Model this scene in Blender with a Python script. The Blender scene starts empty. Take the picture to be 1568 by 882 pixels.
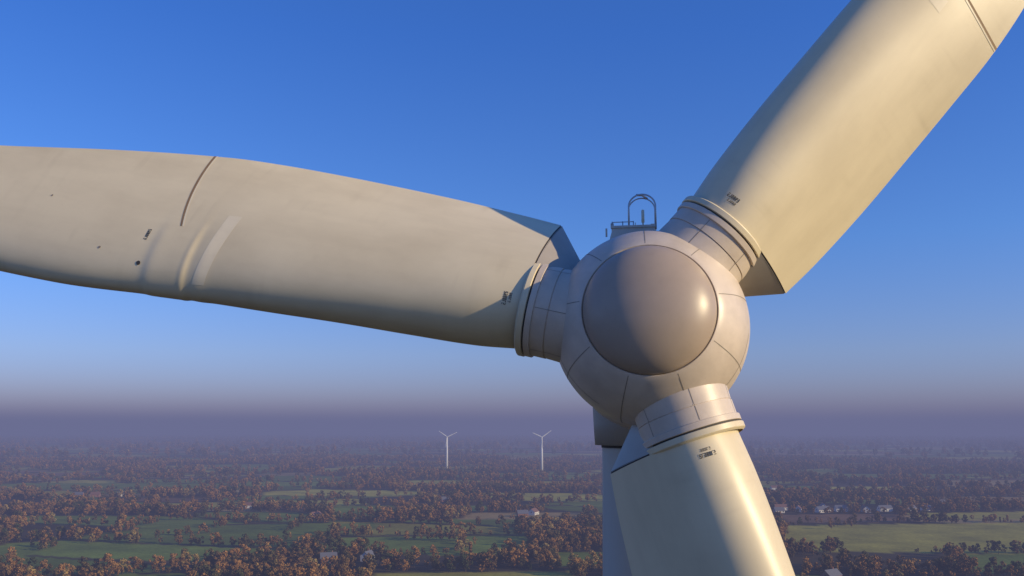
import bpy, math, random
import numpy as np
from mathutils import Vector, Matrix, kdtree, noise as mnoise
random.seed(7); rng=np.random.default_rng(7)
R=math.radians
scene=bpy.context.scene
COL=scene.collection
scene.view_settings.view_transform='Standard'
scene.view_settings.look='None'
scene.view_settings.exposure=0

# ------------------------------------------------------------ light
SUN=Vector((0.88,-0.37,0.27)).normalized()
el=math.asin(SUN.z); az=math.atan2(SUN.x,SUN.y)
w=bpy.data.worlds.new("World"); scene.world=w; w.use_nodes=True
nt=w.node_tree; nt.nodes.clear()
out=nt.nodes.new('ShaderNodeOutputWorld'); bg=nt.nodes.new('ShaderNodeBackground')
sky=nt.nodes.new('ShaderNodeTexSky'); sky.sky_type='NISHITA'; sky.sun_disc=False
sky.sun_elevation=el; sky.sun_rotation=az; sky.altitude=100; sky.air_density=1.0; sky.dust_density=0.6; sky.ozone_density=3.0
tc=nt.nodes.new('ShaderNodeTexCoord'); vm=nt.nodes.new('ShaderNodeVectorMath'); vm.operation='MULTIPLY'; vm.inputs[1].default_value=(1,1,1.5)
vn=nt.nodes.new('ShaderNodeVectorMath'); vn.operation='NORMALIZE'
nt.links.new(tc.outputs['Generated'],vm.inputs[0]); nt.links.new(vm.outputs[0],vn.inputs[0]); nt.links.new(vn.outputs[0],sky.inputs['Vector'])
sx_=nt.nodes.new('ShaderNodeSeparateXYZ'); nt.links.new(tc.outputs['Generated'],sx_.inputs[0])
rp=nt.nodes.new('ShaderNodeValToRGB'); e=rp.color_ramp.elements
e[0].position=0.0; e[0].color=(.38,.30,.46,1); e[1].position=.42; e[1].color=(.185,.425,.83,1)
x_=e.new(.08); x_.color=(.42,.42,.57,1); x_=e.new(.2); x_.color=(.29,.47,.74,1)
nt.links.new(sx_.outputs['Z'],rp.inputs[0])
mm=nt.nodes.new('ShaderNodeVectorMath'); mm.operation='MULTIPLY'; nt.links.new(sky.outputs[0],mm.inputs[0]); nt.links.new(rp.outputs[0],mm.inputs[1])
ms=nt.nodes.new('ShaderNodeVectorMath'); ms.operation='SCALE'; ms.inputs['Scale'].default_value=2.9; nt.links.new(mm.outputs[0],ms.inputs[0])
nt.links.new(ms.outputs[0],bg.inputs['Color'])
bg.inputs['Strength'].default_value=0.108
nt.links.new(bg.outputs[0],out.inputs['Surface'])
sl=bpy.data.lights.new('sun','SUN'); sl.energy=5.0; sl.angle=R(0.5); sl.color=(1.0,0.80,0.49)
so=bpy.data.objects.new('sun',sl); COL.objects.link(so); so.rotation_euler=SUN.to_track_quat('Z','Y').to_euler(); so.location=(60,-40,160)

# ------------------------------------------------------------ camera
cd=bpy.data.cameras.new('camera'); cam=bpy.data.objects.new('camera',cd); COL.objects.link(cam)
cam.location=(0,0,100); PITCH=math.atan(214/1358)
cam.rotation_euler=(R(90)+PITCH,0,0); cd.sensor_width=36; cd.lens=36*1358/1568
cd.clip_start=0.1; cd.clip_end=120000
scene.camera=cam

# ------------------------------------------------------------ materials
def mat(name):
    m=bpy.data.materials.new(name); m.use_nodes=True
    n=m.node_tree.nodes; b=n['Principled BSDF']; return m,m.node_tree,b
def attr(nt,name):
    a=nt.nodes.new('ShaderNodeAttribute'); a.attribute_name=name; return a
def mapv(nt,src,scale):
    v=nt.nodes.new('ShaderNodeVectorMath'); v.operation='MULTIPLY'; v.inputs[1].default_value=scale
    nt.links.new(src,v.inputs[0]); return v.outputs[0]
def noise(nt,vec,scale,detail=4,rough=.55):
    n=nt.nodes.new('ShaderNodeTexNoise'); n.inputs['Scale'].default_value=scale; n.inputs['Detail'].default_value=detail; n.inputs['Roughness'].default_value=rough
    nt.links.new(vec,n.inputs['Vector']); return n.outputs['Fac']
def ramp(nt,fac,stops):
    r=nt.nodes.new('ShaderNodeValToRGB'); e=r.color_ramp.elements
    while len(e)<len(stops): e.new(0.5)
    for i,(p,c) in enumerate(stops):
        e[i].position=p; e[i].color=(c[0],c[1],c[2],1)
    nt.links.new(fac,r.inputs[0]); return r.outputs[0]
def mix(nt,fac,a,b,mode='MIX'):
    m=nt.nodes.new('ShaderNodeMix'); m.data_type='RGBA'; m.blend_type=mode
    for s,v in ((m.inputs[0],fac),(m.inputs[6],a),(m.inputs[7],b)):
        if hasattr(v,'is_linked') or hasattr(v,'links'): nt.links.new(v,s)
        elif isinstance(v,(int,float)): s.default_value=v
        else: s.default_value=(v[0],v[1],v[2],1)
    return m.outputs[2]
def math_(nt,op,a,b):
    m=nt.nodes.new('ShaderNodeMath'); m.operation=op
    for s,v in ((m.inputs[0],a),(m.inputs[1],b)):
        if isinstance(v,(int,float)): s.default_value=v
        else: nt.links.new(v,s)
    return m.outputs[0]
def paint(name,col,rough,dirt,dirtcol,dirt_scale,streak,drip=None):
    m,nt,b=mat(name)
    a=attr(nt,'loc').outputs['Vector']
    n1=noise(nt,mapv(nt,a,dirt_scale),1.0,6,.6)
    f1=ramp(nt,n1,[(.42,(0,0,0)),(.75,(1,1,1))])
    n2=noise(nt,mapv(nt,a,streak),1.0,5,.6)
    f2=ramp(nt,n2,[(.45,(0,0,0)),(.8,(1,1,1))])
    c=mix(nt,math_(nt,'MULTIPLY',f1,dirt),col,dirtcol)
    c=mix(nt,math_(nt,'MULTIPLY',f2,dirt*.55),c,dirtcol)
    n3=noise(nt,a,.35,2,.5); f3=ramp(nt,n3,[(.70,(0,0,0)),(.78,(1,1,1))])
    c=mix(nt,math_(nt,'MULTIPLY',f3,dirt*.7),c,dirtcol)
    if drip:
        # run-off streaks, only in patches so they never read as a weave
        n4=noise(nt,mapv(nt,a,drip),1.0,2,.5); f4=ramp(nt,n4,[(.52,(0,0,0)),(.8,(1,1,1))])
        pm=ramp(nt,noise(nt,a,.011,2,.5),[(.5,(0,0,0)),(.68,(1,1,1))])
        c=mix(nt,math_(nt,'MULTIPLY',math_(nt,'MULTIPLY',f4,pm),dirt*.8),c,dirtcol)
    nt.links.new(c,b.inputs['Base Color'])
    rr=nt.nodes.new('ShaderNodeMapRange'); rr.inputs['To Min'].default_value=rough-.08; rr.inputs['To Max'].default_value=rough+.1
    nt.links.new(n1,rr.inputs['Value']); nt.links.new(rr.outputs[0],b.inputs['Roughness'])
    bp=nt.nodes.new('ShaderNodeBump'); bp.inputs['Strength'].default_value=.12; bp.inputs['Distance'].default_value=.02
    nt.links.new(n1,bp.inputs['Height']); nt.links.new(bp.outputs[0],b.inputs['Normal'])
    return m
def plain(name,col,rough=.6,metal=0):
    m,nt,b=mat(name); t=nt.nodes.new('ShaderNodeTexCoord')
    n=noise(nt,t.outputs['Object'],3.0)
    c=mix(nt,n,[x*.8 for x in col],[min(1,x*1.15) for x in col]); nt.links.new(c,b.inputs['Base Color'])
    b.inputs['Roughness'].default_value=rough; b.inputs['Metallic'].default_value=metal; return m
M_blade=paint('blade_gelcoat',(.77,.66,.425),.38,.36,(.43,.345,.20),(.0045,.006,.01),(.004,.025,.025),(.05,.005,.005))
M_blade_pale=paint('blade_repair_paint',(.80,.70,.48),.36,.3,(.5,.42,.28),(.02,.02,.02),(.01,.05,.05))
M_hub=paint('hub_paint',(.68,.57,.44),.38,.50,(.34,.28,.21),(.012,.012,.012),(.03,.03,.008))
M_fair_shade=paint('fairing_shade_paint',(.36,.32,.26),.45,.35,(.25,.22,.18),(.012,.012,.012),(.03,.03,.008))  # grey set darker than the hub, shade of the fairings put into the colour
M_nose=paint('nose_paint',(.42,.33,.245),.36,.30,(.28,.225,.17),(.02,.02,.02),(.04,.04,.01))
M_tower=paint('tower_paint',(.50,.48,.42),.5,.25,(.3,.28,.24),(.6,.6,.2),(1.5,1.5,.05))
M_seam=plain('seam_dark',(.05,.045,.04),.7)
M_seam_l=plain('seam_soft',(.27,.225,.17),.7)
M_seam_b=plain('seam_sealant',(.28,.18,.085),.7)
M_steel=plain('galvanised_steel',(.50,.50,.50),.45,.6)
M_label=plain('label_ink',(.06,.055,.045),.7)

# ------------------------------------------------------------ mesh helper
def mk(name,verts,faces,material,xf=None,parent=None,smooth=True,flip=False,locs=None):
    me=bpy.data.meshes.new(name)
    V=[tuple(xf(v)) if xf else tuple(v) for v in verts]
    if flip: faces=[tuple(reversed(f)) for f in faces]
    me.from_pydata(V,[],faces)
    at=me.attributes.new('loc','FLOAT_VECTOR','POINT')
    L=np.array(locs if locs is not None else verts,dtype=np.float32).ravel(); at.data.foreach_set('vector',L)
    if smooth: me.polygons.foreach_set('use_smooth',[True]*len(me.polygons))
    me.materials.append(material); me.update()
    o=bpy.data.objects.new(name,me); COL.objects.link(o)
    if parent: o.parent=parent
    return o
def grid_faces(nr,nc,close=False):
    F=[]
    for i in range(nr-1):
        for j in range(nc if close else nc-1):
            k=(j+1)%nc
            F.append((i*nc+j,i*nc+k,(i+1)*nc+k,(i+1)*nc+j))
    return F
def rev_data(prof,n,fn):
    V=[];F=[];prevdir=None
    def ring(p):
        o=len(V)
        for k in range(n): V.append(fn(p,2*math.pi*k/n))
        return o
    a=ring(prof[0])
    for i in range(1,len(prof)):
        d=math.atan2(prof[i][1]-prof[i-1][1],prof[i][0]-prof[i-1][0])
        if prevdir is not None:
            dd=abs((d-prevdir+math.pi)%(2*math.pi)-math.pi)
            if dd>R(22): a=ring(prof[i-1])
        b=ring(prof[i])
        for k in range(n):
            k2=(k+1)%n; F.append((a+k,a+k2,b+k2,b+k))
        a=b; prevdir=d
    return V,F
def empty(name,loc=(0,0,0)):
    e=bpy.data.objects.new(name,None); COL.objects.link(e); e.location=loc; return e
def tube_data(P,r,n=8):
    P=[Vector(p) for p in P]; V=[];prev=None
    for i,p in enumerate(P):
        t=(P[min(i+1,len(P)-1)]-P[max(i-1,0)]).normalized()
        if prev is None: prev=t.orthogonal().normalized()
        a=(prev-t*prev.dot(t)).normalized(); prev=a; b=t.cross(a)
        rr=r[i] if isinstance(r,(list,tuple)) else r
        for k in range(n):
            th=2*math.pi*k/n; V.append(p+(a*math.cos(th)+b*math.sin(th))*rr)
    F=grid_faces(len(P),n,True)
    F.append(tuple(range(n))[::-1]); F.append(tuple((len(P)-1)*n+k for k in range(n)))
    return V,F
def join_data(parts):
    V=[];F=[]
    for v,f in parts:
        o=len(V); V+= [tuple(x) for x in v]; F+=[tuple(i+o for i in g) for g in f]
    return V,F
def box_data(c,s):
    x,y,z=c; a,b,d=s[0]/2,s[1]/2,s[2]/2
    V=[(x+i*a,y+j*b,z+k*d) for i in(-1,1) for j in(-1,1) for k in(-1,1)]
    F=[(0,1,3,2),(4,6,7,5),(0,4,5,1),(2,3,7,6),(0,2,6,4),(1,5,7,3)]
    return V,F

# ------------------------------------------------------------ main turbine
K=20.2/1358
HUB=Vector((3.14,20.09,102.31))
A=Vector((-.162,-1,.125)).normalized()
XP=Vector((0,0,1)).cross(A).normalized(); YP=A.cross(XP).normalized()
TOW=Vector((HUB.x-A.x*3.9,HUB.y-A.y*3.9,0))
turb=empty('wind_turbine',TOW)
def hubxf(v): return HUB+(XP*v[0]+YP*v[1]+A*v[2])*K-TOW
def lerp_tab(tab,x):
    if x<=tab[0][0]: return tab[0][1:]
    for a,b in zip(tab,tab[1:]):
        if x<=b[0]:
            t=(x-a[0])/(b[0]-a[0])
            return [p+(q-p)*t for p,q in zip(a[1:],b[1:])]
    return tab[-1][1:]
def smooth_tab(tab,x):
    xs=[t[0] for t in tab]
    if x<=xs[0]: return list(tab[0][1:])
    if x>=xs[-1]: return list(tab[-1][1:])
    i=max(j for j in range(len(xs)-1) if xs[j]<=x)
    res=[]
    for c in range(1,len(tab[0])):
        def sl(j):
            if j<=0: return (tab[1][c]-tab[0][c])/(xs[1]-xs[0])
            if j>=len(xs)-1: return (tab[-1][c]-tab[-2][c])/(xs[-1]-xs[-2])
            return (tab[j+1][c]-tab[j-1][c])/(xs[j+1]-xs[j-1])
        h=xs[i+1]-xs[i]; t=(x-xs[i])/h
        res.append((2*t**3-3*t*t+1)*tab[i][c]+(t**3-2*t*t+t)*h*sl(i)+(-2*t**3+3*t*t)*tab[i+1][c]+(t**3-t*t)*h*sl(i+1))
    return res
def revolve(name,prof,material,n=128,ax=hubxf):
    V,F=rev_data(prof,n,lambda p,a:(p[1]*math.cos(a),p[1]*math.sin(a),p[0]))
    return mk(name,V,F,material,ax,turb,flip=True)
def hub_prof(z):
    return smooth_tab([(-75,146),(-40,150),(0,149),(35,141),(65,127),(90,107),(97,99)],z)[0]
prof=[(-80,136),(-79,143.5),(-75,146)]+[(z,hub_prof(z)) for z in np.linspace(-74,97,40)]+[(98,97),(96.5,95.5)]
revolve('spinner_shell',prof,M_hub)
ncap=[]
for t in np.linspace(0,1,26):
    a=t*math.pi/2
    ncap.append((94+54*math.sin(a),max(0.01,95*math.cos(a))))
revolve('nose_dome',ncap,M_nose)
def spin_seam(a0,z0,a1,z1,wd=.6,n=26):
    V=[]
    for i in range(n):
        f=i/(n-1); th=R(a0+(a1-a0)*f); z=z0+(z1-z0)*f; p=hub_prof(z)+.35
        da=R(a1-a0)*p; dz=(z1-z0); L=math.hypot(da,dz); ux,uz=-dz/L,da/L
        for d in (-wd,wd):
            th2=th+ux*d/p; z2=z+uz*d; p2=hub_prof(z2)+.35
            V.append((p2*math.cos(th2),p2*math.sin(th2),z2))
    mk('spinner_seam',V,grid_faces(n,2),M_seam_l,hubxf,turb)
for ang in [92,52,12,-28,-68,-108,-148,172,132]:
    spin_seam(ang,-72,ang,96)
for a0,a1 in ((62,123),(-57,-8),(186,238)):
    spin_seam(a0,20,a1,20,n=40)
spin_seam(0,-50,359.9,-50,wd=.6,n=140)
nprof=[]
for t in np.linspace(0,1,40):
    z=-86-520*t
    p=142*(1-t**2.6)**.62 if t<1 else 0.01
    nprof.append((z,max(p,.01)))
nprof=[(-86,120)]+nprof
revolve('nacelle_shell',nprof,M_hub)

BASE=[(186,-74,116,142,26),(260,-84,121,138,25),(370,-93,123,126,23),(480,-98,121,114,21),(600,-103,118,100,18),(700,-105,114,90,16),(800,-109,102,80,14),(1000,-117,64,66,11),(1300,-119,26,54,8),(1700,-110,-6,40,5),(2100,-95,-32,26,2),(2380,-76,-50,12,0)]
LEFT=[(186,-70,157,142,26),(260,-84,161,138,25),(370,-95,164,126,23),(480,-104,164,114,21),(600,-115,161,102,18),(700,-123,157,92,16),(800,-132,149,82,14),(1000,-151,120,70,11),(1300,-153,70,56,8),(1700,-130,20,40,5),(2100,-100,-20,26,2),(2380,-76,-45,12,0)]
LOWER=[(r,-14+(a+14)*.95+.065*r,b+.065*r+2,c,d) for r,a,b,c,d in BASE]
S0=-14; TAB=BASE; BSH=0
def bump(r,x):
    r-=BSH
    g=lambda c,w: math.exp(-((r-c)/w)**2)
    rid=1.2*g(722,6)+2.0*(1/(1+math.exp(-(r-722)/4)))*(1/(1+math.exp((r-792)/4)))+1.0*g(694,14)
    return rid*(1/(1+math.exp((x-.36)/.05)))
def sec(r,q):
    sle,ste,th,ph=smooth_tab(TAB,r); ph=R(ph)
    x=abs(q)**1.7 if abs(q)<1 else 1.0
    x=min(1,x)
    c=(ste-sle)/math.cos(ph)
    t=th/c
    y=5*t*c*(0.2969*math.sqrt(x)-0.126*x-0.3516*x*x+0.2843*x**3-0.1036*x**4)+.8
    b=bump(r,x)
    sp=(sle-S0)/math.cos(ph)+x*c - b*(1-x)*max(0,1-x*6)
    y=(y+b*min(1,x*10))*(1 if q<0 else -1)
    if q==0: y=0
    s=S0+sp*math.cos(ph)+y*math.sin(ph); z=-sp*math.sin(ph)+y*math.cos(ph)
    return s,z
def blade_xf(theta):
    u=(math.cos(theta),math.sin(theta)); t=(math.sin(theta),-math.cos(theta))
    def f(v):
        r,s,z=v
        return hubxf((u[0]*r+t[0]*s,u[1]*r+t[1]*s,z))
    return f
def x_for_s(r,s):
    lo,hi=-1.0,-0.02
    for _ in range(30):
        m=(lo+hi)/2
        if sec(r,m)[0]>s: lo=m
        else: hi=m
    return (lo+hi)/2
DIG={'E':'atfgdm','T':'atc','0':'abcdef','8':'abcdefg','6':'acdefg','7':'abc','2':'abged','3':'abgcd','F':'afeg','5':'afgcd'}
def blade(theta,label,tab,s0=-14,bsh=0,seam=(705,730),lab=(788,-36),plugs=((860,-76,2.2),(945,8,1.9),(784,-72,3.6))):
    global TAB,S0,BSH
    TAB=tab; S0=s0; BSH=bsh
    xf=blade_xf(theta)
    stations=sorted(set(list(np.linspace(189,660,60))+list(np.arange(664,850,2.5))+list(np.linspace(853,2380,90))))
    qs=np.linspace(-1,1,109); V=[]
    for r in stations:
        for q in qs:
            s,z=sec(r,float(q)); V.append((r,s,z))
    n=len(qs)
    mk('blade_shell',V,grid_faces(len(stations),n),M_blade,xf,turb)
    C=[(189,)+sec(189,float(q)) for q in qs]
    mk('blade_root_face',C,[tuple(range(n))],M_seam_l,xf,turb,smooth=False)
    C=[(2380,)+sec(2380,float(q)) for q in qs]
    mk('blade_tip_face',C,[tuple(range(n))],M_blade,xf,turb,smooth=False)
    def rev(name,prof,m,nn=96):
        V,F=rev_data(prof,nn,lambda p,a:(p[0],S0+p[1]*math.cos(a),p[1]*math.sin(a)))
        mk(name,V,F,m,xf,turb)
    rev('root_collar',[(90,75),(120,73),(144,71.5),(145,71.4),(145.2,70.4),(146.4,70.4),(146.6,72.2),(150,72.2),(168,72)],M_hub)
    rev('root_flange',[(168.2,72),(168.4,74.6),(169,75.2),(177,75.2),(177.6,74.6),(177.8,71)],M_hub)
    rev('root_gap',[(177,71.5),(181,71.5)],M_seam)
    rev('blade_flange',[(180.3,70),(180.5,75.5),(181.2,76.6),(188.5,76.6),(189.5,76),(192,72)],M_blade)
    for a in (40,160,280,100,220,340):
        th=R(a); V=[]
        for r in np.linspace(92,167,16):
            p=lerp_tab([(90,75),(120,73),(144,71.5),(146.6,72.2),(168,72)],r)[0]+.35
            for d in (-.45,.45): V.append((r,S0+p*math.cos(th)-d*math.sin(th),p*math.sin(th)+d*math.cos(th)))
        mk('collar_seam',V,grid_faces(16,2),M_seam_l,xf,turb)
    V=[];rs=np.linspace(126,186.6,14); qq=np.linspace(-1,1,73)
    for r in rs:
        k=(r-126)/60.6
        for q in qq:
            s,z=sec(189,float(q)); s=S0+(s-S0)*(.56+.43*k) if s>S0 else S0+(s-S0)*.8
            V.append((r,s,z*(.80+.18*k) if s>S0 else z*.8))
    mk('root_fairing',V,grid_faces(len(rs),73),M_fair_shade,xf,turb)
    mk('root_fairing_face',V[-73:],[tuple(range(73))],M_fair_shade,xf,turb,smooth=False)
    V=[]
    for r in (185.5,189.8):
        for q in qq:
            s,z=sec(189,float(q)); V.append((r,S0+(s-S0)*.985,z*.97))
    mk('root_fairing_gap',V,grid_faces(2,73),M_seam,xf,turb)
    def strip(name,pts,wid,m,off):
        V=[]
        for i,(r,q) in enumerate(pts):
            ra,qa=pts[max(0,i-1)]; rb,qb=pts[min(len(pts)-1,i+1)]
            def P(r,q): s,z=sec(r,q); return Vector((r,s,z))
            p=P(r,q); e=.01
            tq=(P(r,min(q+e,-0.0001) )-P(r,max(q-e,-1))).normalized(); tr=(P(r+2,q)-P(r-2,q)).normalized()
            nn=tr.cross(tq).normalized()
            if nn.z<0: nn=-nn
            d=(P(rb,qb)-P(ra,qa)).normalized(); side=nn.cross(d).normalized()
            ww=wid[i] if isinstance(wid,list) else wid
            V+= [p+nn*off+side*ww, p+nn*off-side*ww]
        mk(name,V,grid_faces(len(pts),2),m,xf,turb)
    qs2=np.linspace(-1,-.57,40)
    sr=lambda q:seam[0]+(seam[1]-seam[0])*((q+1)/.43)**1.5
    strip('segment_seam',[(sr(float(q)),float(q)) for q in qs2],[2.2*(1-.4*(i/39)**3) for i in range(40)],M_seam_b,.45)
    strip('segment_seam_edge',[(sr(float(q))-3.6,float(q)) for q in qs2],1.5,M_blade_pale,.45)
    def patch(name,fr0,fr1,q0,q1,m,off,n=30):
        V=[]
        for i in range(n):
            q=q0+(q1-q0)*i/(n-1); a=fr0(q)+BSH; b=fr1(q)+BSH
            for j in range(6):
                r=a+(b-a)*j/5; s,z=sec(r,q); V.append((r,s,z+off))
        mk(name,V,grid_faces(n,6),m,xf,turb)
    patch('repaint_band',lambda q:678-26*(-q-.2),lambda q:700-20*(-q-.2),-.66,-.16,M_blade_pale,.25)
    for (r,s,rad) in plugs:
        q=x_for_s(r,s); ss,z=sec(r,q)
        V=[(r,ss,z+.7)]+[(r+rad*math.cos(a),)+tuple(np.array(sec(r+rad*math.cos(a),x_for_s(r+rad*math.cos(a),ss+rad*math.sin(a))))+np.array([0,.7])) for a in np.linspace(0,2*math.pi,13)[:-1]]
        mk('drain_plug',V,[(0,1+k,1+(k+1)%12) for k in range(12)],M_seam if rad>3.3 else M_seam_l,xf,turb)
    def text(txt,r0,s0,h,wd,gap):
        V=[];F=[]
        def quad(rA,rB,sA,sB):
            o=len(V)
            for (r,s) in ((rA,sA),(rB,sA),(rB,sB),(rA,sB)):
                ss,z=sec(r,x_for_s(r,s)); V.append((r,ss,z+.45))
            F.append((o,o+1,o+2,o+3))
        st=h*.16
        for i,ch in enumerate(txt):
            a=s0+i*(wd+gap); b=a+wd
            segs=DIG.get(ch,'abcdefg')
            T=r0;Mi=r0+h/2;B=r0+h
            for c in segs:
                if c=='a': quad(T,T+st,a,b)
                if c=='g': quad(Mi-st/2,Mi+st/2,a,b)
                if c=='d': quad(B-st,B,a,b)
                if c=='f': quad(T,Mi,a,a+st)
                if c=='e': quad(Mi,B,a,a+st)
                if c=='b': quad(T,Mi,b-st,b)
                if c=='c': quad(Mi,B,b-st,b)
        mk('serial_label',V,F,M_label,xf,turb,smooth=False)
    text(label,212,S0-18,6,2.6,.9)
    text(label[:5],205.5,S0-13,4,2.2,.9)
    text(label,lab[0],lab[1],6,2.6,.9)
blade(R(48),'E70863',BASE,seam=(712,730)); blade(R(166.3),'E70862',LEFT,bsh=30,seam=(829,792),lab=(840,-50),plugs=((918,-80,2.2),(1065,-4,1.9),(836,-92,3.8))); blade(R(288),'E708672',LOWER,-3)

# tower + yaw skirt (local to TOW)
def tw(name,prof,m,n=96):
    V=[(p*math.cos(2*math.pi*k/n),p*math.sin(2*math.pi*k/n),z) for z,p in prof for k in range(n)]
    return mk(name,V,grid_faces(len(prof),n,True),m,None,turb)
ztop=99.9
tw('tower',[(0,3.4),(2,3.35),(30,2.7),(30.1,2.74),(30.2,2.7),(60,2.05),(60.1,2.09),(60.2,2.05),(85,1.55),(85.1,1.58),(85.2,1.55),(ztop-1,1.36),(ztop,1.36)],M_tower)
tw('yaw_skirt',[(ztop-.35,1.36),(ztop-.35,1.55),(ztop+.2,1.58),(ztop+1.2,1.62)],M_fair_shade)
tw('yaw_gap',[(ztop-.42,1.38),(ztop-.34,1.38)],M_seam)
V,F=box_data((0,-3.42,1.2),(1.0,.12,2.2)); mk('tower_door',V,F,M_steel,None,turb,smooth=False)

# hoop rail + instruments on the nacelle roof housing
parts=[]; YT=196; CX=-9
def hoop(cx,z,wd,ht):
    r=wd/2; P=[(cx-r,YT-8,z),(cx-r,YT+ht-r,z)]
    for a in np.linspace(180,0,15)[1:-1]: P.append((cx+r*math.cos(R(a)),YT+ht-r+r*.95*math.sin(R(a)),z))
    P+= [(cx+r,YT+ht-r,z),(cx+r,YT-8,z)]; return P
parts.append(tube_data(hoop(CX,-92,45,57),1.5))
parts.append(tube_data(hoop(CX-1,-110,45,57),1.2))
for sx in (-22.5,22.5): parts.append(tube_data([(CX+sx,YT+22,-92),(CX+sx,YT+22,-110)],.8))
parts.append(tube_data([(CX-9,YT+55,-92),(CX,YT+58,-101),(CX+9,YT+55,-110)],2.0))
for sx in (-60,-42,-24): parts.append(tube_data([(sx,YT-12,-92),(sx,YT+8,-92)],.9))
parts.append(tube_data([(-60,YT+7,-92),(-24,YT+7,-92)],.8))
parts.append(tube_data([(CX+6,YT-5,-96),(CX+22.5,YT+2,-96)],.7))
V,F=join_data(parts); mk('service_hoop_rail',V,F,M_steel,hubxf,turb)
V,F=join_data([tube_data([(CX+1,YT-8,-100),(CX+1,YT+7,-100),(CX+1,YT+8,-100),(CX+1,YT+30,-100),(CX+1,YT+31,-100)],[1.2,1.2,2.7,2.5,.8]),
               tube_data([(CX-12,YT-5,-100),(CX-12,YT+8,-100)],.7)])
mk('wind_sensor',V,F,M_blade_pale,hubxf,turb)
def taper_box(cx,z0,z1,y0,y1,w0,w1):
    V=[(cx-w0/2,y0,z0+8),(cx+w0/2,y0,z0+8),(cx+w0/2,y0,z1-8),(cx-w0/2,y0,z1-8),(cx-w1/2,y1,z0),(cx+w1/2,y1,z0),(cx+w1/2,y1,z1),(cx-w1/2,y1,z1)]
    return V,[(0,3,2,1),(4,5,6,7),(0,1,5,4),(1,2,6,5),(2,3,7,6),(3,0,4,7)]
V,F=join_data([taper_box(-24,-86,-128,110,YT-6,110,70),box_data((-24,YT-4,-106),(74,4,44)),box_data((-60,YT+2,-96),(5,8,5)),box_data((-70,YT-9,-98),(3,14,4)),box_data((8,YT,-96),(6,5,6))])
mk('service_platform',V,F,M_hub,hubxf,turb,smooth=False)

# ------------------------------------------------------------ landscape
NS=6500
ang=rng.uniform(0,2*math.pi,NS); rad=12000*np.sqrt(rng.uniform(0,1,NS))
sx=rad*np.cos(ang); sy=rad*np.sin(ang)
m2=420; sx=np.concatenate([sx,rng.uniform(-2000,2000,m2)]); sy=np.concatenate([sy,rng.uniform(200,2600,m2)])
TYPES=rng.choice([0,0,0,0,1,1,1,2,2,3,4],len(sx))   # 0 wood 1 green 2 yellow-green 3 ploughed 4 stubble
kd=kdtree.KDTree(len(sx))
for i in range(len(sx)): kd.insert((sx[i]*.65,sy[i],0),i)
kd.balance()
OV=[([(215,752),(440,735),(640,985),(285,945)],2),
    ([(295,965),(440,985),(450,1075),(310,1060)],3),
    ([(455,1000),(700,1010),(760,1120),(465,1080)],2),
    ([(322,640),(470,640),(520,745),(345,735)],1),
    ([(-100,300),(70,300),(42,650),(-95,640)],2),
    ([(-110,740),(-45,735),(-45,820),(-100,825)],1),
    ([(30,670),(90,670),(90,750),(32,745)],1),
    ([(-290,480),(-200,480),(-205,640),(-270,636)],1),
    ([(-380,870),(-295,865),(-300,995),(-375,1000)],1),
    ([(760,1560),(1100,1550),(1150,1760),(770,1740)],4),
    ([(-480,690),(-380,690),(-390,780),(-490,775)],1),
    ([(620,1830),(980,1860),(990,1990),(630,1960)],1),
    ([(-60,1010),(80,1010),(90,1090),(-50,1085)],4),
    ([(-220,890),(-140,890),(-140,965),(-222,970)],1),
    ([(-900,1500),(-500,1480),(-480,1640),(-900,1660)],1),
    ([(-200,1600),(150,1580),(160,1720),(-200,1740)],2)]
def inpoly(x,y,P):
    c=False; j=len(P)-1
    for i in range(len(P)):
        if (P[i][1]>y)!=(P[j][1]>y) and x<(P[j][0]-P[i][0])*(y-P[i][1])/(P[j][1]-P[i][1])+P[i][0]: c=not c
        j=i
    return c
BB=[(min(p[0] for p in P),max(p[0] for p in P),min(p[1] for p in P),max(p[1] for p in P)) for P,_ in OV]
def override(x,y):
    for (P,t),b in zip(OV,BB):
        if b[0]<=x<=b[1] and b[2]<=y<=b[3] and inpoly(x,y,P): return t
    return None
def cell(x,y):
    x+=14*mnoise.noise(Vector((x*.012,y*.012,9))); 
    r=kd.find_n((x*.65,y,0),2)
    i,j=r[0][1],r[1][1]
    hedge=((min(i,j)*7919+max(i,j)*104729)%100)<75
    return i, r[1][2]-r[0][2], hedge
CC={0:(.055,.042,.022),1:(.14,.185,.03),2:(.34,.30,.05),3:(.20,.115,.06),4:(.31,.22,.085)}
ncol=1000; rows=list(200*1.0135**np.arange(0,400)); rows=[r for r in rows if r<42000]+[60000]
V=[(0,0,0)];C=[(.05,.06,.03,1)]
for r in rows:
    for k in range(ncol):
        a=2*math.pi*k/ncol; x=r*math.cos(a); y=r*math.sin(a); V.append((x,y,0))
        if r<11500:
            o=override(x,y)
            i,d,hg=cell(x,y)
            if o is None: t=TYPES[i]
            else: t=o
            c=CC[int(t)]; h=((i*7919)%97)/97; s=.7+.6*h if o is None else 1.05
            if o is None and d<7: c=CC[0]
        else: c=(.06,.055,.032); s=.7+.8*random.random()
        C.append((c[0]*s,c[1]*s,c[2]*s,1))
F=[(0,1+k,1+(k+1)%ncol) for k in range(ncol)]
nr=len(rows)
for i in range(nr-1):
    b=1+i*ncol
    for k in range(ncol):
        k2=(k+1)%ncol; F.append((b+k,b+ncol+k,b+ncol+k2,b+k2))
gm=bpy.data.meshes.new('ground'); gm.from_pydata(V,[],F)
ca=gm.color_attributes.new('fieldcol','FLOAT_COLOR','POINT'); ca.data.foreach_set('color',np.array(C,dtype=np.float32).ravel())
go=bpy.data.objects.new('ground',gm); COL.objects.link(go)
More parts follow.
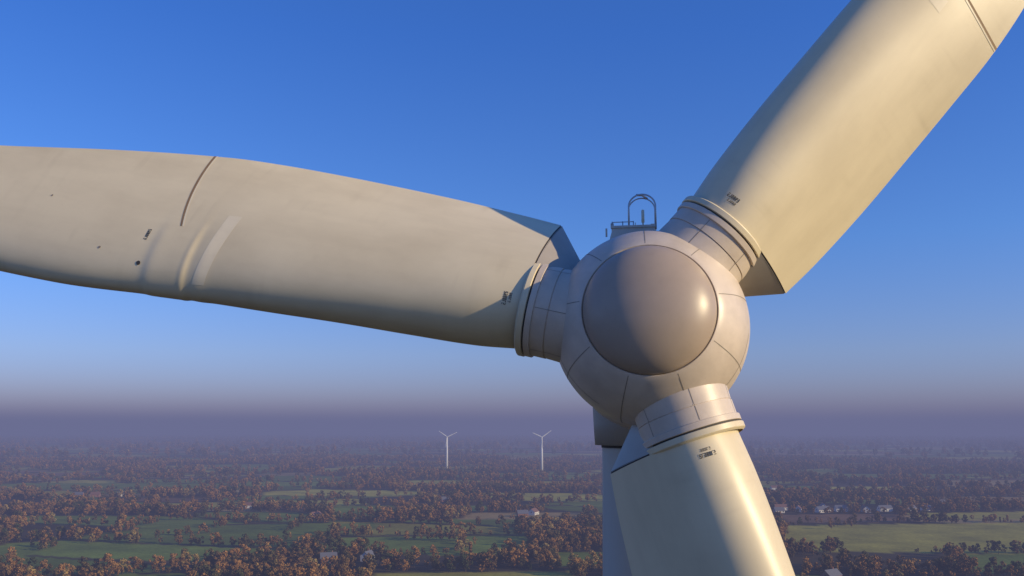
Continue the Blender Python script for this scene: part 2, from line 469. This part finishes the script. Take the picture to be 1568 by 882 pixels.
m,nt,b=mat('farmland'); a=attr(nt,'fieldcol').outputs['Color']; t=nt.nodes.new('ShaderNodeTexCoord')
n1=noise(nt,t.outputs['Object'],.02,6,.65); n2=noise(nt,t.outputs['Object'],.3,4,.6)
c=mix(nt,1.0,a,ramp(nt,n1,[(.3,(.65,.65,.65)),(.7,(1.35,1.3,1.2))]),'MULTIPLY')
c=mix(nt,.6,c,ramp(nt,n2,[(.3,(.6,.6,.6)),(.7,(1.3,1.3,1.3))]),'MULTIPLY')
nt.links.new(c,b.inputs['Base Color']); b.inputs['Roughness'].default_value=1; b.inputs['Specular IOR Level'].default_value=.1
gm.materials.append(m)

# trees
m,nt,b=mat('autumn_foliage')
oi=nt.nodes.new('ShaderNodeObjectInfo'); at=attr(nt,'shade')
gn=noise(nt,oi.outputs['Location'],.009,3,.6)
fac=math_(nt,'ADD',math_(nt,'MULTIPLY',oi.outputs['Random'],.60),math_(nt,'MULTIPLY',math_(nt,'SUBTRACT',gn,.29),1.15))
c=ramp(nt,fac,[(0,(.030,.042,.016)),(.2,(.055,.065,.025)),(.36,(.11,.085,.032)),(.54,(.22,.12,.042)),(.74,(.34,.175,.05)),(.9,(.31,.22,.07)),(1,(.36,.27,.09))])
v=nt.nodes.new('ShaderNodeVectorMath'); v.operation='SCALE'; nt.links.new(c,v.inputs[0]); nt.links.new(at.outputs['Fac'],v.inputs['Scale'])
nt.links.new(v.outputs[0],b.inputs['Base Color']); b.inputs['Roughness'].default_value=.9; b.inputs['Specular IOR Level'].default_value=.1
M_leaf=m; M_bark=plain('bark',(.07,.055,.045),.9)
treecol=bpy.data.collections.new('tree_kinds')
def tree_mesh(name,seed,H,W,ncl,nl,conic=0):
    rg=random.Random(seed); parts=[]; 
    parts.append(tube_data([(0,0,0),(0.1,0,H*.2),(.15,.1,H*.45),(.1,.1,H*.8)],[.32,.24,.16,.05],6))
    cl=[]
    for i in range(ncl):
        zz=rg.uniform(.22,.95); prof=math.sin(math.pi*min(1,max(.05,(zz-.12)/.90)))**.6 if not conic else (1.05-zz)*1.2
        a=rg.uniform(0,6.283); rr=W*prof*math.sqrt(rg.uniform(.05,1))*.85
        c=Vector((rr*math.cos(a),rr*math.sin(a),zz*H)); cl.append(c)
        if i<7: parts.append(tube_data([(.1,.05,H*rg.uniform(.2,.45)),c*.6+Vector((0,0,H*.18)),c],[.11,.07,.02],4))
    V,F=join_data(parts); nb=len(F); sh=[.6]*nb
    for c in cl:
        cs=rg.uniform(.8,1.2); R0=rg.uniform(.16,.26)*H*.62
        for k in range(nl):
            d=Vector((rg.gauss(0,1),rg.gauss(0,1),rg.gauss(0,.8))).normalized()*R0*rg.uniform(.35,1)**.6
            p=c+d; n=(d.normalized()+Vector((rg.gauss(0,.3),rg.gauss(0,.3),rg.gauss(0,.3)))).normalized()
            u=n.orthogonal().normalized(); u.rotate(Matrix.Rotation(rg.uniform(0,6.28),3,n)); w2=n.cross(u); s=rg.uniform(.4,.85)
            o=len(V); V+= [tuple(p+u*s),tuple(p+w2*s*.8),tuple(p-u*s),tuple(p-w2*s*.8)]; F.append((o,o+1,o+2,o+3))
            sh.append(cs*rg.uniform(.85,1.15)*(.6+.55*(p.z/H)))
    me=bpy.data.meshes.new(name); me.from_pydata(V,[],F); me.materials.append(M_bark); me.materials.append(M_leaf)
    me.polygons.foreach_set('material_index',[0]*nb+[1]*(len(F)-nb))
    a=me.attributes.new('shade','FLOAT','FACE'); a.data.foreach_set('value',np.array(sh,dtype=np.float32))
    o=bpy.data.objects.new(name,me); treecol.objects.link(o)
tree_mesh('tree_a',1,14,5.5,16,34); tree_mesh('tree_b',2,16,5.0,15,34); tree_mesh('tree_c',3,11,5.0,13,34)
tree_mesh('tree_d',4,15,6.5,18,34); tree_mesh('tree_e',5,13,3.2,14,30,1); tree_mesh('tree_f',6,8,3.8,10,28)

HS=[(318,1085,.1),(345,1098,1.2),(372,1090,.3),(398,1102,.0),(425,1095,1.4),(452,1104,.2),(480,1098,.5),(330,1120,.2),(385,1125,1.4),
    (12,1040,.2),(25,1062,1.2),(-138,690,.3),(-110,700,1.3),(-610,1330,.2),(-580,1345,1.2),(560,1190,.3),(-330,1150,.1),(-90,1250,.3),(212,612,.6),(-220,1020,1.0),(505,1110,.2),(-75,1480,.2),(430,1480,.1),(-640,1340,.1)]
P=[];SC=[];RT=[];IX=[]
def addtree(x,y,s):
    P.append((x,y,0)); SC.append(s); RT.append(random.uniform(0,6.28)); IX.append(random.choices(range(6),[4,3,3,4,1,3])[0])
def housenear(x,y):
    for h in HS:
        if abs(x-h[0])<11 and -32<y-h[1]<10: return True
    return False
def scatter(r0,r1,half,n,sc,hedge,dens):
    for _ in range(n):
        r=math.sqrt(random.uniform(r0*r0,r1*r1)); a=random.uniform(-half,half)
        x=r*math.sin(a); y=r*math.cos(a)
        o=override(x,y)
        if r<2500 and housenear(x,y): continue
        if o is not None:
            if random.random()<.004: addtree(x,y,random.uniform(.4,.7))
            continue
        i,d,hg=cell(x,y)
        t=TYPES[i]
        if t==0:
            nn=mnoise.noise(Vector((x*.008,y*.008,3)))
            if nn>-.12 and random.random()<dens: addtree(x,y,sc*random.uniform(.6,1.1))
        elif d<hedge and hg:
            if random.random()<.85: addtree(x,y,sc*random.uniform(.45,1.0))
        elif random.random()<.02: addtree(x,y,sc*random.uniform(.5,.8))
scatter(300,1500,R(50),31000,.85,11,.85)
scatter(1500,3200,R(46),42000,.9,16,.9)
scatter(3200,9500,R(42),30000,2.0,30,.9)
for n_,(Pn,t) in enumerate(OV):
    for a,b2 in zip(Pn,Pn[1:]+Pn[:1]):
        L=math.dist(a,b2); k=int(L/6)
        front=abs(a[1]-b2[1])<abs(a[0]-b2[0])*.4 and (a[1]+b2[1])/2<sum(p[1] for p in Pn)/4
        g=random.random()
        for i in range(k):
            if mnoise.noise(Vector((a[0]+i*.13,g*50,0)))<-.05: continue
            f=i/k; addtree(a[0]+(b2[0]-a[0])*f+random.gauss(0,2),a[1]+(b2[1]-a[1])*f+random.gauss(0,2),random.uniform(.25,.4) if front else random.uniform(.4,.8))
me=bpy.data.meshes.new('autumn_woodland'); me.from_pydata(P,[],[])
for nm,ty,dat in (('tsc','FLOAT',SC),('trot','FLOAT',RT),('tix','INT',IX)):
    a=me.attributes.new(nm,ty,'POINT'); a.data.foreach_set('value',np.array(dat,dtype=np.float32 if ty=='FLOAT' else np.int32))
wo=bpy.data.objects.new('autumn_woodland',me); COL.objects.link(wo)
ng=bpy.data.node_groups.new('scatter','GeometryNodeTree')
ng.interface.new_socket('Geometry',in_out='INPUT',socket_type='NodeSocketGeometry'); ng.interface.new_socket('Geometry',in_out='OUTPUT',socket_type='NodeSocketGeometry')
gi=ng.nodes.new('NodeGroupInput'); gout=ng.nodes.new('NodeGroupOutput'); ip=ng.nodes.new('GeometryNodeInstanceOnPoints'); ci=ng.nodes.new('GeometryNodeCollectionInfo')
ci.inputs['Collection'].default_value=treecol; ci.inputs['Separate Children'].default_value=True; ci.inputs['Reset Children'].default_value=True
def na(n,t):
    x=ng.nodes.new('GeometryNodeInputNamedAttribute'); x.data_type=t; x.inputs['Name'].default_value=n
    return [o for o in x.outputs if o.enabled and o.name=='Attribute'][0]
cx=ng.nodes.new('ShaderNodeCombineXYZ'); ng.links.new(na('trot','FLOAT'),cx.inputs['Z'])
ng.links.new(gi.outputs[0],ip.inputs['Points']); ng.links.new(ci.outputs[0],ip.inputs['Instance']); ip.inputs['Pick Instance'].default_value=True
ng.links.new(na('tix','INT'),ip.inputs['Instance Index']); ng.links.new(cx.outputs[0],ip.inputs['Rotation']); ng.links.new(na('tsc','FLOAT'),ip.inputs['Scale'])
ng.links.new(ip.outputs[0],gout.inputs[0])
md=wo.modifiers.new('scatter','NODES'); md.node_group=ng
print('TREES',len(P))

# houses
M_brick=plain('brick',(.28,.13,.09),.9); M_white=plain('white_render',(.70,.67,.60),.8); M_roof=plain('roof_tile',(.20,.10,.065),.8); M_roof2=plain('roof_slate',(.15,.15,.16),.7); M_glass=plain('window_glass',(.04,.05,.06),.15); M_door=plain('door_paint',(.07,.12,.08),.6)
def house(x,y,rot,i):
    white=(i%2==0 or i<9) and i!=18
    root=empty('farm_house',(x,y,0)); root.rotation_euler=(0,0,rot)
    L=random.uniform(11,17); W=random.uniform(7,9); h=random.uniform(2.8,4.2); rh=W*.42
    V=[(-L/2,-W/2,0),(L/2,-W/2,0),(L/2,W/2,0),(-L/2,W/2,0),(-L/2,-W/2,h),(L/2,-W/2,h),(L/2,W/2,h),(-L/2,W/2,h),(-L/2,0,h+rh),(L/2,0,h+rh)]
    F=[(0,1,5,4),(2,3,7,6),(1,2,6,9,5),(3,0,4,8,7)]
    mk('walls',V,F,M_white if white else M_brick,None,root,smooth=False)
    e=.5; k=rh/(W/2)
    V=[(-L/2-e,-W/2-e,h-e*k+.15),(L/2+e,-W/2-e,h-e*k+.15),(L/2+e,0,h+rh+.15),(-L/2-e,0,h+rh+.15),(L/2+e,W/2+e,h-e*k+.15),(-L/2-e,W/2+e,h-e*k+.15)]
    mk('roof',V,[(0,1,2,3),(3,2,4,5)],M_roof if i%3==1 else M_roof2,None,root,smooth=False)
    ws=[]
    n=int(L/3.2)
    for s in (-1,1):
        for j in range(n):
            if s==-1 and j==n//2: continue
            ws.append(box_data((-L/2+(j+.5)*L/n,s*(W/2+.02),1.7),(1.2,.08,1.3)))
    for s in (-1,1): ws.append(box_data((s*(L/2+.02),0,h-.2),(.08,1.2,1.3)))
    V,F=join_data(ws); mk('windows',V,F,M_glass,None,root,smooth=False)
    V,F=box_data((-L/2+(n//2+.5)*L/n,-W/2-.03,1.1),(1.1,.1,2.2)); mk('door',V,F,M_door,None,root,smooth=False)
    V,F=box_data((L*.25,.6,h+rh+.3),(.8,.8,1.6)); mk('chimney',V,F,M_brick,None,root,smooth=False)
for i,(x,y,r) in enumerate(HS): house(x,y,r,i)

# distant turbines
M_far=plain('far_turbine_paint',(.8,.79,.76),.5)
def far_turbine(x,y,hh,ph):
    root=empty('wind_turbine',(x,y,0))
    V,F=tube_data([(0,0,0),(0,0,hh*.5),(0,0,hh)],[3.2,2.5,1.7],20); mk('tower',V,F,M_far,None,root)
    V,F=tube_data([(0,-5,hh+.8),(0,-4.2,hh+.9),(0,-2,hh+1),(0,2,hh+1),(0,5,hh+1)],[.2,1.5,2.1,2.0,.8],16); mk('nacelle',V,F,M_far,None,root)
    for k in range(3):
        a=R(ph+120*k); d=Vector((math.cos(a),0,math.sin(a))); t=Vector((math.sin(a),0,-math.cos(a)))
        V=[];c0=Vector((0,-4,hh+1))
        for r,c,th in ((1,.7,.7),(3,1.3,.6),(6,1.5,.45),(14,1.1,.25),(22,.7,.12),(26,.2,.05)):
            for q in range(10):
                b=2*math.pi*q/10; V.append(c0+d*r+t*(c*math.cos(b)+.2)+Vector((0,th*math.sin(b),0)))
        mk('blade',V,grid_faces(6,10,True)+[tuple(range(50,60))],M_far,None,root)
far_turbine(-151,2090,78,25); far_turbine(67,2030,78,35)

# haze layer: homogeneous absorbing volume, its scattered light put in as even emission
BETA=.00036; HZ=(.145,.155,.285)
V,F=tube_data([(0,0,-4),(0,0,205)],70000,64)
hz=mk('atmosphere_haze',V,F,M_far,None,None,smooth=False)
m=bpy.data.materials.new('haze'); m.use_nodes=True; nt=m.node_tree; nt.nodes.clear()
o=nt.nodes.new('ShaderNodeOutputMaterial'); va=nt.nodes.new('ShaderNodeVolumeAbsorption'); va.inputs['Color'].default_value=(0,0,0,1); va.inputs['Density'].default_value=BETA
em=nt.nodes.new('ShaderNodeEmission'); em.inputs['Color'].default_value=(*HZ,1); em.inputs['Strength'].default_value=BETA
ad=nt.nodes.new('ShaderNodeAddShader'); nt.links.new(va.outputs[0],ad.inputs[0]); nt.links.new(em.outputs[0],ad.inputs[1]); nt.links.new(ad.outputs[0],o.inputs['Volume'])
hz.data.materials.clear(); hz.data.materials.append(m)
